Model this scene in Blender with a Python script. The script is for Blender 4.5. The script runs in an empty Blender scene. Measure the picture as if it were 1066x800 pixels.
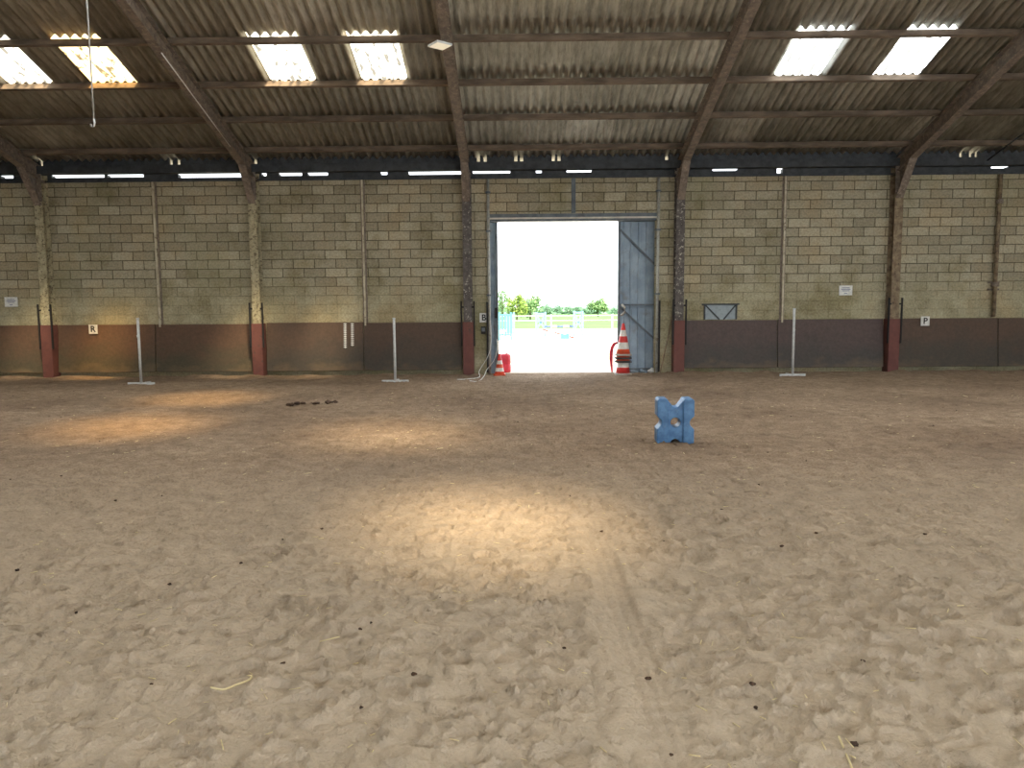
import bpy, bmesh, math, random
import numpy as np
from mathutils import Vector, Matrix, Euler

random.seed(7); RNG = np.random.default_rng(11)
C = bpy.context.scene.collection
SC = bpy.context.scene
PI = math.pi

# ------------------------------------------------------------------ camera
F, CX, CY = 780.0, 533.0, 400.0
PITCH, YAW, ROLL = math.radians(5.5), math.radians(0.55), math.radians(-0.43)
EYE = Vector((0, 0, 1.5))
cam = bpy.data.cameras.new('camera'); camo = bpy.data.objects.new('camera', cam); C.objects.link(camo)
cam.sensor_width = 36; cam.lens = F / 1066 * 36; cam.clip_start = 0.05; cam.clip_end = 2000
RM = (Matrix.Rotation(YAW, 4, 'Z') @ Matrix.Rotation(PI/2 - PITCH, 4, 'X') @ Matrix.Rotation(ROLL, 4, 'Z'))
camo.matrix_world = Matrix.Translation(EYE) @ RM
SC.camera = camo

def ray(px, py):
    return (RM.to_3x3() @ Vector(((px - CX) / F, -(py - CY) / F, -1))).normalized()
def at(px, py, Y):                       # where the sight line meets the plane y = Y
    d = ray(px, py); return EYE + d * (Y / d.y)
def ground(px, py, z=0.0):               # where it meets the ground
    d = ray(px, py); return EYE + d * ((z - EYE.z) / d.z)

# hall dimensions
WY = 18.0                                 # inner face of the far wall
RIDGE = 7.0
SL = 0.3115
RZ = 5.02                                 # roof underside at the far wall
def roof(y): return RZ + (WY - y) * SL if y >= RIDGE else RZ + (WY - RIDGE) * SL - (RIDGE - y) * SL
NEAR = -4.0
XL, XR = -21.2, 23.8
def on_roof(px, py):
    d = ray(px, py); k = (RZ + SL * WY - EYE.z) / (d.z + SL * d.y); return EYE + d * k

# ------------------------------------------------------------------ materials
def new_mat(name):
    m = bpy.data.materials.new(name); m.use_nodes = True
    nt = m.node_tree; b = nt.nodes['Principled BSDF']; return m, nt, b
def srgb(r, g, b):
    f = lambda v: (v/255/12.92) if v/255 <= .04045 else ((v/255 + .055)/1.055) ** 2.4
    return (f(r), f(g), f(b), 1)
def ramp(nt, stops):
    n = nt.nodes.new('ShaderNodeValToRGB'); e = n.color_ramp.elements
    while len(e) < len(stops): e.new(.5)
    for el, (p, c) in zip(e, stops): el.position = p; el.color = c
    return n
def noise(nt, vec, scale, detail=4, rough=.6):
    n = nt.nodes.new('ShaderNodeTexNoise'); n.inputs['Scale'].default_value = scale
    n.inputs['Detail'].default_value = detail; n.inputs['Roughness'].default_value = rough
    nt.links.new(vec, n.inputs['Vector']); return n
def coord(nt, scale=(1, 1, 1), kind='Object'):
    t = nt.nodes.new('ShaderNodeTexCoord'); mp = nt.nodes.new('ShaderNodeMapping')
    mp.inputs['Scale'].default_value = scale
    nt.links.new(t.outputs[kind], mp.inputs['Vector']); return mp.outputs['Vector']
def world_coord(nt, scale=(1, 1, 1)):
    t = nt.nodes.new('ShaderNodeNewGeometry'); mp = nt.nodes.new('ShaderNodeMapping')
    mp.inputs['Scale'].default_value = scale
    nt.links.new(t.outputs['Position'], mp.inputs['Vector']); return mp.outputs['Vector']
def mixc(nt, fac, a, b, mode='MIX'):
    n = nt.nodes.new('ShaderNodeMix'); n.data_type = 'RGBA'; n.blend_type = mode
    for inp, v in ((n.inputs[0], fac), (n.inputs[6], a), (n.inputs[7], b)):
        if hasattr(v, 'links') or hasattr(v, 'is_linked'): nt.links.new(v, inp)
        else: inp.default_value = v
    return n.outputs[2]
def bump(nt, b, h, strength=.4, dist=.02):
    n = nt.nodes.new('ShaderNodeBump'); n.inputs['Strength'].default_value = strength
    n.inputs['Distance'].default_value = dist
    nt.links.new(h, n.inputs['Height']); nt.links.new(n.outputs['Normal'], b.inputs['Normal'])
def speckled(name, c1, c2, scale=6, rough=.7, metal=0, c3=None, s3=2.5, lo=.38, hi=.62, bmp=.2, stretch=(1, 1, 1), t3=(.55, .68)):
    m, nt, b = new_mat(name); v = world_coord(nt, stretch)
    n = noise(nt, v, scale); r = ramp(nt, [(lo, c1), (hi, c2)]); nt.links.new(n.outputs['Fac'], r.inputs['Fac'])
    out = r.outputs['Color']
    if c3:
        n3 = noise(nt, v, s3, 6, .7); r3 = ramp(nt, [(t3[0], (0, 0, 0, 1)), (t3[1], (1, 1, 1, 1))])
        nt.links.new(n3.outputs['Fac'], r3.inputs['Fac']); out = mixc(nt, r3.outputs['Color'], out, c3)
    nt.links.new(out, b.inputs['Base Color'])
    b.inputs['Roughness'].default_value = rough; b.inputs['Metallic'].default_value = metal
    if bmp: bump(nt, b, n.outputs['Fac'], bmp, .01)
    return m
def tint(c, k): return (min(1, c[0]*k), min(1, c[1]*k), min(1, c[2]*k), 1)
def plain(name, c, rough=.55, scale=14, var=.82, metal=0):
    return speckled(name, tint(c, var), c, scale, rough, metal, bmp=.06)

M = {}
# sand floor
def sand_mat():
    m, nt, b = new_mat('arena_sand'); v = world_coord(nt)
    n1 = noise(nt, v, .45, 5, .6); n2 = noise(nt, v, 5, 6, .65); n3 = noise(nt, v, 45, 5, .7)
    r1 = ramp(nt, [(.3, srgb(130, 110, 93)), (.7, srgb(166, 146, 125))]); nt.links.new(n1.outputs['Fac'], r1.inputs['Fac'])
    r2 = ramp(nt, [(.3, (.55, .52, .48, 1)), (.62, (1.05, 1.04, 1.02, 1))]); nt.links.new(n2.outputs['Fac'], r2.inputs['Fac'])
    c = mixc(nt, .8, r1.outputs['Color'], r2.outputs['Color'], 'MULTIPLY')
    r3 = ramp(nt, [(.32, (.5, .46, .42, 1)), (.55, (1.05, 1.05, 1.05, 1))]); nt.links.new(n3.outputs['Fac'], r3.inputs['Fac'])
    c = mixc(nt, .75, c, r3.outputs['Color'], 'MULTIPLY')
    n5 = noise(nt, v, 38, 6, .75); r5 = ramp(nt, [(.58, (0, 0, 0, 1)), (.66, (1, 1, 1, 1))]); nt.links.new(n5.outputs['Fac'], r5.inputs['Fac'])
    n6 = noise(nt, v, 1.6, 4, .6); r6 = ramp(nt, [(.45, (.1, .1, .1, 1)), (.62, (.75, .75, .75, 1))]); nt.links.new(n6.outputs['Fac'], r6.inputs['Fac'])
    mk = nt.nodes.new('ShaderNodeMath'); mk.operation = 'MULTIPLY'; nt.links.new(r5.outputs['Color'], mk.inputs[0]); nt.links.new(r6.outputs['Color'], mk.inputs[1])
    c = mixc(nt, mk.outputs[0], c, srgb(84, 68, 52))
    # stronger foreground light painted in: sand colour paler near the camera, fading with distance
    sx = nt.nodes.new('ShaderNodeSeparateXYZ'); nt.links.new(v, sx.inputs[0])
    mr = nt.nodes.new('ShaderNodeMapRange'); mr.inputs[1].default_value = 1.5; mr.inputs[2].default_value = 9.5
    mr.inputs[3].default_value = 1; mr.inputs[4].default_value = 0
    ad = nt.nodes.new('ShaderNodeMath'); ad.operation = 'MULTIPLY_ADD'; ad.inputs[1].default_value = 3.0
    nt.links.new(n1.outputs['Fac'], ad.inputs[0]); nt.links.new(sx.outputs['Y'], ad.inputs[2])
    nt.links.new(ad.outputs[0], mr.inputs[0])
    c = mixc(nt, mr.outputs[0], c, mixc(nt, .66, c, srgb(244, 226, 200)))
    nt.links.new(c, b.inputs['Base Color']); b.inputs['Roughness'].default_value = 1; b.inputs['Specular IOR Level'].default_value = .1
    ad2 = nt.nodes.new('ShaderNodeMath'); ad2.operation = 'MULTIPLY_ADD'; ad2.inputs[1].default_value = .35
    nt.links.new(n3.outputs['Fac'], ad2.inputs[0]); nt.links.new(n2.outputs['Fac'], ad2.inputs[2])
    bump(nt, b, ad2.outputs[0], 1, .05)
    return m
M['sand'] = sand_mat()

def block_mat():
    m, nt, b = new_mat('concrete_blockwork')
    g = nt.nodes.new('ShaderNodeNewGeometry'); s = nt.nodes.new('ShaderNodeSeparateXYZ'); nt.links.new(g.outputs['Position'], s.inputs[0])
    cmb = nt.nodes.new('ShaderNodeCombineXYZ'); nt.links.new(s.outputs['X'], cmb.inputs[0]); nt.links.new(s.outputs['Z'], cmb.inputs[1])
    v3 = g.outputs['Position']
    nw = noise(nt, v3, 7, 3); sc = nt.nodes.new('ShaderNodeVectorMath'); sc.operation = 'MULTIPLY_ADD'
    sc.inputs[1].default_value = (.02, .02, 0); nt.links.new(nw.outputs['Color'], sc.inputs[0]); nt.links.new(cmb.outputs[0], sc.inputs[2])
    br = nt.nodes.new('ShaderNodeTexBrick'); nt.links.new(sc.outputs[0], br.inputs['Vector'])
    br.offset = .5; br.inputs['Scale'].default_value = 1; br.inputs['Brick Width'].default_value = .51; br.inputs['Row Height'].default_value = .215
    br.inputs['Mortar Size'].default_value = .011; br.inputs['Mortar Smooth'].default_value = .3; br.inputs['Bias'].default_value = 0
    br.inputs['Color1'].default_value = srgb(156, 149, 129); br.inputs['Color2'].default_value = srgb(184, 176, 154)
    br.inputs['Mortar'].default_value = srgb(100, 93, 77)
    n1 = noise(nt, v3, .8, 6, .65); r1 = ramp(nt, [(.35, srgb(192, 186, 160)), (.5, (.95, .95, .95, 1)), (.68, srgb(255, 240, 222))])
    nt.links.new(n1.outputs['Fac'], r1.inputs['Fac'])
    n2 = noise(nt, v3, 22, 6, .7); r2 = ramp(nt, [(.32, (.58, .57, .54, 1)), (.6, (1.08, 1.08, 1.07, 1))]); nt.links.new(n2.outputs['Fac'], r2.inputs['Fac'])
    # slurry-rendered lower courses: joints flushed over in patches
    flat = ramp(nt, [(.35, srgb(160, 153, 126)), (.65, srgb(188, 180, 152))]); nt.links.new(noise(nt, v3, 2.2, 5).outputs['Fac'], flat.inputs['Fac'])
    mr = nt.nodes.new('ShaderNodeMapRange'); mr.inputs[1].default_value = 2.35; mr.inputs[2].default_value = 1.75; mr.inputs[3].default_value = 0; mr.inputs[4].default_value = .8
    ad = nt.nodes.new('ShaderNodeMath'); ad.operation = 'MULTIPLY_ADD'; ad.inputs[1].default_value = .9
    nt.links.new(n1.outputs['Fac'], ad.inputs[0]); nt.links.new(s.outputs['Z'], ad.inputs[2])
    sb = nt.nodes.new('ShaderNodeMath'); sb.operation = 'SUBTRACT'; sb.inputs[1].default_value = .45; nt.links.new(ad.outputs[0], sb.inputs[0])
    nt.links.new(sb.outputs[0], mr.inputs[0])
    c = mixc(nt, mr.outputs[0], br.outputs['Color'], flat.outputs['Color'])
    c = mixc(nt, .7, c, r1.outputs['Color'], 'MULTIPLY'); c = mixc(nt, .9, c, r2.outputs['Color'], 'MULTIPLY')
    # algae
    n4 = noise(nt, v3, .55, 5, .6); r4 = ramp(nt, [(.52, (0, 0, 0, 1)), (.72, (.4, .4, .4, 1))]); nt.links.new(n4.outputs['Fac'], r4.inputs['Fac'])
    c = mixc(nt, r4.outputs['Color'], c, srgb(124, 124, 88))
    nt.links.new(c, b.inputs['Base Color']); b.inputs['Roughness'].default_value = .95; b.inputs['Specular IOR Level'].default_value = .15
    iv = nt.nodes.new('ShaderNodeMath'); iv.operation = 'MULTIPLY_ADD'; iv.inputs[1].default_value = -1
    nt.links.new(br.outputs['Fac'], iv.inputs[0])
    mm = nt.nodes.new('ShaderNodeMath'); mm.operation = 'MULTIPLY'; mm.inputs[1].default_value = .3; nt.links.new(n2.outputs['Fac'], mm.inputs[0])
    nt.links.new(mm.outputs[0], iv.inputs[2])
    bump(nt, b, iv.outputs[0], .6, .012)
    return m
M['block'] = block_mat()

def roof_mat():
    m, nt, b = new_mat('fibre_cement_sheet'); v = world_coord(nt)
    s = nt.nodes.new('ShaderNodeSeparateXYZ'); nt.links.new(v, s.inputs[0])
    # one tone per sheet (1.06 m wide, one purlin bay long)
    def flo(sock, k, off=0):
        a = nt.nodes.new('ShaderNodeMath'); a.operation = 'MULTIPLY_ADD'; a.inputs[1].default_value = k; a.inputs[2].default_value = off; nt.links.new(sock, a.inputs[0])
        f = nt.nodes.new('ShaderNodeMath'); f.operation = 'FLOOR'; nt.links.new(a.outputs[0], f.inputs[0]); return f.outputs[0]
    cb = nt.nodes.new('ShaderNodeCombineXYZ'); nt.links.new(flo(s.outputs['X'], 1/1.06), cb.inputs[0]); nt.links.new(flo(s.outputs['Y'], 1/2.4, .2), cb.inputs[1])
    wn = nt.nodes.new('ShaderNodeTexWhiteNoise'); nt.links.new(cb.outputs[0], wn.inputs['Vector'])
    r = ramp(nt, [(0, srgb(196, 195, 188)), (.8, srgb(216, 215, 208)), (1, srgb(240, 239, 234))]); nt.links.new(wn.outputs['Value'], r.inputs['Fac'])
    n1 = noise(nt, v, 1.1, 6, .65); r1 = ramp(nt, [(.35, (.76, .75, .72, 1)), (.65, (1.1, 1.1, 1.1, 1))]); nt.links.new(n1.outputs['Fac'], r1.inputs['Fac'])
    n2 = noise(nt, world_coord(nt, (1, .16, .16)), 16, 6, .7); r2 = ramp(nt, [(.36, (.56, .55, .52, 1)), (.56, (1.08, 1.08, 1.08, 1))]); nt.links.new(n2.outputs['Fac'], r2.inputs['Fac'])
    c = mixc(nt, .8, r.outputs['Color'], r1.outputs['Color'], 'MULTIPLY'); c = mixc(nt, .7, c, r2.outputs['Color'], 'MULTIPLY')
    nt.links.new(c, b.inputs['Base Color']); b.inputs['Roughness'].default_value = .95; b.inputs['Specular IOR Level'].default_value = .15
    return m
M['roof'] = roof_mat()

def skylight_mat(name, col, clear, dirt=.5):
    m = bpy.data.materials.new(name); m.use_nodes = True; nt = m.node_tree; nt.nodes.clear()
    out = nt.nodes.new('ShaderNodeOutputMaterial'); tl = nt.nodes.new('ShaderNodeBsdfTranslucent'); tp = nt.nodes.new('ShaderNodeBsdfTransparent')
    df = nt.nodes.new('ShaderNodeBsdfDiffuse'); df.inputs['Color'].default_value = srgb(120, 112, 95)
    v = world_coord(nt, (1, .45, 1)); n = noise(nt, v, 6.5, 5, .65)
    sp = nt.nodes.new('ShaderNodeSeparateXYZ'); g0 = nt.nodes.new('ShaderNodeNewGeometry'); nt.links.new(g0.outputs['Position'], sp.inputs[0])
    w1 = nt.nodes.new('ShaderNodeMath'); w1.operation = 'MULTIPLY'; w1.inputs[1].default_value = 2*PI/.177; nt.links.new(sp.outputs['X'], w1.inputs[0])
    w2 = nt.nodes.new('ShaderNodeMath'); w2.operation = 'COSINE'; nt.links.new(w1.outputs[0], w2.inputs[0])
    w3 = nt.nodes.new('ShaderNodeMath'); w3.operation = 'MULTIPLY_ADD'; w3.inputs[1].default_value = -.07; nt.links.new(w2.outputs[0], w3.inputs[0]); nt.links.new(n.outputs['Fac'], w3.inputs[2])
    r = ramp(nt, [(dirt, (0, 0, 0, 1)), (dirt + .05, (1, 1, 1, 1))]); nt.links.new(w3.outputs[0], r.inputs['Fac'])
    tl.inputs['Color'].default_value = col; tp.inputs['Color'].default_value = col
    m1 = nt.nodes.new('ShaderNodeMixShader'); m1.inputs[0].default_value = clear
    nt.links.new(tl.outputs[0], m1.inputs[1]); nt.links.new(tp.outputs[0], m1.inputs[2])
    m2 = nt.nodes.new('ShaderNodeMixShader')
    ml = nt.nodes.new('ShaderNodeMath'); ml.operation = 'MULTIPLY'; ml.inputs[1].default_value = .85; nt.links.new(r.outputs['Color'], ml.inputs[0])
    nt.links.new(ml.outputs[0], m2.inputs[0])
    nt.links.new(m1.outputs[0], m2.inputs[1]); nt.links.new(df.outputs[0], m2.inputs[2])
    nt.links.new(m2.outputs[0], out.inputs[0]); return m
M['sky_y'] = skylight_mat('yellowed_skylight_sheet', (1, .70, .32, 1), .9, .56)
M['sky_w'] = skylight_mat('clear_skylight_sheet', (1, .9, .72, 1), .75, .55)
M['sky_m'] = skylight_mat('milky_skylight_sheet', (.93, .97, 1, 1), .02, .545)

M['steel'] = speckled('rusty_brown_steel', srgb(104, 93, 84), srgb(134, 121, 108), 9, .75, 0, srgb(164, 150, 134), 16)
M['peel'] = speckled('peeling_pale_paint', srgb(150, 142, 114), srgb(180, 170, 140), 8, .8, 0, srgb(98, 86, 66), 15, t3=(.50, .62))
M['peel_brown'] = speckled('peeling_brown_paint', srgb(104, 86, 68), srgb(142, 126, 100), 8, .8, 0, srgb(70, 58, 46), 12)
M['peel_dark'] = speckled('peeling_dark_paint', srgb(74, 68, 66), srgb(100, 94, 90), 8, .8, 0, srgb(176, 172, 160), 17, t3=(.57, .63))
M['redpaint'] = speckled('red_brown_paint', srgb(98, 58, 53), srgb(112, 68, 60), 5, .75, 0, srgb(86, 60, 54), 5)
M['purlin'] = speckled('weathered_purlin', srgb(92, 80, 68), srgb(126, 110, 95), 7, .85, 0, None, stretch=(.3, 1, 1))
M['eave'] = speckled('dark_eave_steel', srgb(46, 50, 54), srgb(66, 70, 74), 6, .7)
M['blackrub'] = plain('black_rubber', srgb(34, 32, 32), .8)
def kick_mat(name, top, low, seed):
    m, nt, b = new_mat(name); v = world_coord(nt)
    s = nt.nodes.new('ShaderNodeSeparateXYZ'); nt.links.new(v, s.inputs[0])
    n = noise(nt, world_coord(nt, (.6, 1, 1)), 2.3, 6, .65)
    a = nt.nodes.new('ShaderNodeMath'); a.operation = 'MULTIPLY_ADD'; a.inputs[1].default_value = 1.3; nt.links.new(n.outputs['Fac'], a.inputs[0]); nt.links.new(s.outputs['Z'], a.inputs[2])
    mr = nt.nodes.new('ShaderNodeMapRange'); mr.inputs[1].default_value = 1.0; mr.inputs[2].default_value = 1.6; nt.links.new(a.outputs[0], mr.inputs[0])
    c = mixc(nt, mr.outputs[0], low, top)
    n2 = noise(nt, v, 16, 6, .7); r2 = ramp(nt, [(.3, (.65, .65, .65, 1)), (.65, (1.12, 1.1, 1.08, 1))]); nt.links.new(n2.outputs['Fac'], r2.inputs['Fac'])
    c = mixc(nt, .8, c, r2.outputs['Color'], 'MULTIPLY')
    # dusty splash line along the foot
    mr2 = nt.nodes.new('ShaderNodeMapRange'); mr2.inputs[1].default_value = .95; mr2.inputs[2].default_value = .7; mr2.inputs[3].default_value = 0; mr2.inputs[4].default_value = .3
    nt.links.new(a.outputs[0], mr2.inputs[0]); c = mixc(nt, mr2.outputs[0], c, srgb(140, 116, 84))
    nt.links.new(c, b.inputs['Base Color']); b.inputs['Roughness'].default_value = .75
    bump(nt, b, n2.outputs['Fac'], .15, .01); return m
M['kick_a'] = kick_mat('red_brown_kickboard', srgb(96, 72, 56), srgb(78, 70, 54), 1)
M['kick_b'] = kick_mat('dull_brown_kickboard', srgb(88, 70, 58), srgb(72, 65, 57), 2)
M['kick_c'] = kick_mat('purple_brown_kickboard', srgb(88, 74, 71), srgb(74, 69, 66), 3)
M['white'] = plain('white_plastic', srgb(226, 226, 222), .5)
M['whitemetal'] = plain('white_coated_metal', srgb(206, 208, 208), .45)
M['black'] = plain('black_lettering', srgb(24, 24, 26), .6)
M['print'] = plain('blue_grey_print', srgb(120, 128, 160), .7)
M['galv'] = speckled('galvanised_pipe', srgb(150, 150, 144), srgb(182, 182, 174), 9, .55, .2, srgb(110, 96, 80), 9)
M['stud'] = speckled('flaking_wall_stud', srgb(176, 166, 144), srgb(206, 198, 176), 7, .8, 0, srgb(92, 72, 56), 9)
M['door'] = speckled('blue_grey_sheet_steel', srgb(128, 146, 162), srgb(152, 168, 182), 2.5, .55, .1, srgb(128, 136, 140), 3)
M['doorfr'] = speckled('grey_door_frame_steel', srgb(84, 92, 100), srgb(108, 116, 122), 5, .6, .1)
M['lintel'] = speckled('pale_concrete_lintel', srgb(190, 186, 176), srgb(214, 210, 200), 6, .9)
M['orange'] = plain('orange_cone_plastic', srgb(222, 84, 48), .5)
M['redcone'] = plain('red_cone_plastic', srgb(214, 56, 52), .5)
M['coneblk'] = plain('black_cone_base', srgb(66, 60, 60), .8)
M['conewht'] = plain('white_reflective_band', srgb(226, 222, 214), .4)
M['conebase'] = plain('grey_cone_base', srgb(176, 166, 156), .8)
M['redpl'] = plain('red_moulded_plastic', srgb(206, 40, 58), .4)
M['blue'] = speckled('blue_moulded_plastic', srgb(66, 108, 152), srgb(90, 136, 182), 10, .42, 0, srgb(120, 136, 150), 7, t3=(.6, .8))
M['glassy'] = plain('dusty_blue_sheet', srgb(142, 154, 158), .35)
M['wood'] = speckled('weathered_stick', srgb(112, 96, 76), srgb(150, 130, 104), 9)
M['straw'] = plain('pale_straw', srgb(226, 208, 160), .8)
M['dung'] = speckled('dark_dung', srgb(54, 40, 30), srgb(84, 62, 46), 24, 1, 0, None, bmp=.6)
M['leaf_a'] = speckled('fresh_green_leaf', srgb(82, 116, 66), srgb(112, 144, 84), 1.2, .6, bmp=0)
M['leaf_y'] = speckled('yellow_green_leaf', srgb(96, 122, 44), srgb(122, 146, 60), 1.2, .6, bmp=0)
M['leaf_d'] = speckled('deep_green_leaf', srgb(74, 110, 84), srgb(98, 132, 100), .8, .6, bmp=0)
M['bark'] = speckled('grey_bark', srgb(84, 72, 60), srgb(110, 96, 80), 3)
M['outsand'] = speckled('pale_outdoor_sand', srgb(206, 194, 172), srgb(222, 212, 192), .8, 1, bmp=0)
M['grass'] = speckled('meadow_grass', srgb(50, 86, 28), srgb(74, 102, 36), .25, 1, 0, srgb(46, 82, 32), .08, bmp=0)
M['wing'] = plain('pale_blue_paint', srgb(100, 140, 164), .5)
M['wing2'] = plain('turquoise_paint', srgb(66, 122, 138), .5)
M['tape'] = plain('white_fence_tape', srgb(238, 238, 236), .6)
M['poleblue'] = plain('blue_pole_band', srgb(64, 84, 130), .5)
M['polered'] = plain('red_pole_band', srgb(140, 70, 66), .5)
m, nt, b = new_mat('lamp_diffuser'); b.inputs['Base Color'].default_value = srgb(235, 228, 210)
b.inputs['Emission Color'].default_value = (1, .88, .66, 1); b.inputs['Emission Strength'].default_value = .12; M['lamp'] = m

# ------------------------------------------------------------------ mesh helpers
class MB:
    def __init__(s): s.bm = bmesh.new()
    def box(s, x0, x1, y0, y1, z0, z1, mi=0, bev=0):
        vs = [s.bm.verts.new(p) for p in ((x0,y0,z0),(x1,y0,z0),(x1,y1,z0),(x0,y1,z0),(x0,y0,z1),(x1,y0,z1),(x1,y1,z1),(x0,y1,z1))]
        fs = [s.bm.faces.new([vs[i] for i in q]) for q in ((3,2,1,0),(4,5,6,7),(0,1,5,4),(1,2,6,5),(2,3,7,6),(3,0,4,7))]
        for f in fs: f.material_index = mi
        if bev:
            es = list({e for f in fs for e in f.edges}); bmesh.ops.bevel(s.bm, geom=es, offset=bev, segments=2, affect='EDGES', profile=.5)
        return s
    def bar(s, a, b_, w, h, up=(0, 0, 1), mi=0):
        a, b_ = Vector(a), Vector(b_); d = (b_ - a).normalized(); u = Vector(up)
        if abs(d.dot(u)) > .98: u = Vector((0, 1, 0))
        sd = d.cross(u).normalized(); u = sd.cross(d).normalized()
        vs = []
        for p in (a, b_):
            for i, j in ((-1,-1),(1,-1),(1,1),(-1,1)): vs.append(s.bm.verts.new(p + sd*i*w/2 + u*j*h/2))
        for q in ((3,2,1,0),(4,5,6,7),(0,1,5,4),(1,2,6,5),(2,3,7,6),(3,0,4,7)):
            s.bm.faces.new([vs[i] for i in q]).material_index = mi
        return s
    def tube(s, pts, r, n=8, mi=0, caps=True):
        pts = [Vector(p) for p in pts]; rr = r if isinstance(r, (list, tuple)) else [r]*len(pts); rings = []
        ref = Vector((0, 0, 1))
        for i, p in enumerate(pts):
            d = (pts[min(i+1, len(pts)-1)] - pts[max(i-1, 0)]).normalized()
            if abs(d.dot(ref)) > .95: ref = Vector((1, 0, 0)) if abs(d.x) < .9 else Vector((0, 1, 0))
            u = d.cross(ref).normalized(); w = u.cross(d)
            rings.append([s.bm.verts.new(p + (u*math.cos(2*PI*k/n) + w*math.sin(2*PI*k/n))*rr[i]) for k in range(n)])
        for A, B in zip(rings, rings[1:]):
            for k in range(n):
                f = s.bm.faces.new((A[k], A[(k+1)%n], B[(k+1)%n], B[k])); f.material_index = mi; f.smooth = True
        if caps:
            for R in (rings[0], rings[-1]):
                try: s.bm.faces.new(R).material_index = mi
                except ValueError: pass
        return s
    def lathe(s, prof, c=(0, 0, 0), n=20, mats=None, sx=1, sy=1):
        rings = [[s.bm.verts.new((c[0] + r*sx*math.cos(2*PI*k/n), c[1] + r*sy*math.sin(2*PI*k/n), c[2] + z)) for k in range(n)] for r, z in prof]
        for i, (A, B) in enumerate(zip(rings, rings[1:])):
            for k in range(n):
                f = s.bm.faces.new((A[k], A[(k+1)%n], B[(k+1)%n], B[k])); f.smooth = True; f.material_index = mats[i] if mats else 0
        s.bm.faces.new(rings[0][::-1]); f = s.bm.faces.new(rings[-1]); f.material_index = mats[-1] if mats else 0
        return s
    def prism(s, poly, x0, x1, axis='x', mi=0):
        mk = {'x': lambda a, p: (a, p[0], p[1]), 'y': lambda a, p: (p[0], a, p[1]), 'z': lambda a, p: (p[0], p[1], a)}[axis]
        A = [s.bm.verts.new(mk(x0, p)) for p in poly]; B = [s.bm.verts.new(mk(x1, p)) for p in poly]; n = len(poly)
        s.bm.faces.new(A[::-1]).material_index = mi; s.bm.faces.new(B).material_index = mi
        for k in range(n): s.bm.faces.new((A[k], A[(k+1)%n], B[(k+1)%n], B[k])).material_index = mi
        return s
    def build(s, name, mats, parent=None):
        bmesh.ops.recalc_face_normals(s.bm, faces=s.bm.faces)
        me = bpy.data.meshes.new(name); s.bm.to_mesh(me); s.bm.free()
        return link(name, me, mats, parent)
def link(name, me, mats, parent=None):
    for mm in (mats if isinstance(mats, (list, tuple)) else [mats]): me.materials.append(M[mm])
    o = bpy.data.objects.new(name, me); C.objects.link(o)
    if parent is not None:
        o.parent = parent
        o.matrix_parent_inverse = Matrix.Translation(-parent.location) if parent.type == 'EMPTY' else Matrix.Identity(4)
    return o
def tag(o, label=None, cat=None, group=None, kind=None):
    if label: o['label'] = label
    if cat: o['category'] = cat
    if group: o['group'] = group
    if kind: o['kind'] = kind
    return o
def thing(name, loc, label, cat, group=None):
    o = bpy.data.objects.new(name, None); C.objects.link(o); o.location = loc; o.empty_display_size = .1
    return tag(o, label, cat, group)
def struct(name, mb, mats, parent=None):
    o = mb.build(name, mats, parent)
    if parent is None: o['kind'] = 'structure'
    return o

# ------------------------------------------------------------------ floor: trodden sand with hoofprints, one rectilinear grid
def axis(segs):
    out = [segs[0][0]]
    for a, b_, s0, s1 in segs:
        x = a
        while x < b_ - 1e-6:
            t = (x - a) / (b_ - a); x = min(b_, x + s0 + (s1 - s0) * t); out.append(x)
    return np.array(out)
gx = axis([(XL, -9, .35, .08), (-9, -3, .08, .0125), (-3, 3.2, .0115, .0115), (3.2, 9, .0125, .08), (9, XR, .08, .35)])
gy = axis([(NEAR, 1.5, .4, .03), (1.5, 5, .010, .0145), (5, 10, .015, .05), (10, 18.0, .05, .055), (18.0, 18.45, .06, .06)])
NX, NYg = len(gx), len(gy)
def lattice(cell, seed, xs=None, ys=None):
    r = np.random.default_rng(seed)
    fx = (gx - XL) / cell; fy = (gy - NEAR) / cell
    g = r.random((int(fy.max()) + 3, int(fx.max()) + 3))
    ix, iy = fx.astype(int), fy.astype(int); tx, ty = fx - ix, fy - iy
    tx = tx*tx*(3-2*tx); ty = (ty*ty*(3-2*ty))[:, None]
    a = g[iy][:, ix]*(1-tx) + g[iy][:, ix+1]*tx; b_ = g[iy+1][:, ix]*(1-tx) + g[iy+1][:, ix+1]*tx
    return a*(1-ty) + b_*ty - .5
H = .045*lattice(2.6, 1) + .026*lattice(.9, 2) + .018*lattice(.33, 3) + .015*lattice(.14, 4) + .012*lattice(.07, 5)
H += -.022*np.clip(1 - 3.6*np.abs(lattice(.16, 21)), 0, 1)**3 - .014*np.clip(1 - 3.2*np.abs(lattice(.075, 22)), 0, 1)**3
def stamp(cx, cy, a, rx, ry, depth):
    R = max(rx, ry) * 1.8
    i0, i1 = np.searchsorted(gx, [cx - R, cx + R]); j0, j1 = np.searchsorted(gy, [cy - R, cy + R])
    if i1 - i0 < 2 or j1 - j0 < 2: return
    X = gx[i0:i1][None, :] - cx; Y = gy[j0:j1][:, None] - cy
    u = (X*math.cos(a) + Y*math.sin(a)) / rx; v = (-X*math.sin(a) + Y*math.cos(a)) / ry
    d = np.sqrt(u*u + v*v)
    bowl = -np.clip((1.02 - d) / .22, 0, 1) * (.55 + .45*np.clip(-u*1.2, -1, 1))
    rim = np.exp(-((d - 1.2) / .15)**2) * (.5 + .5*np.clip(u, -1, 1))
    sub = H[j0:j1, i0:i1]; sub *= np.clip((d - .3) / .9, .35, 1); sub += depth * (bowl + rim)
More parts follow.
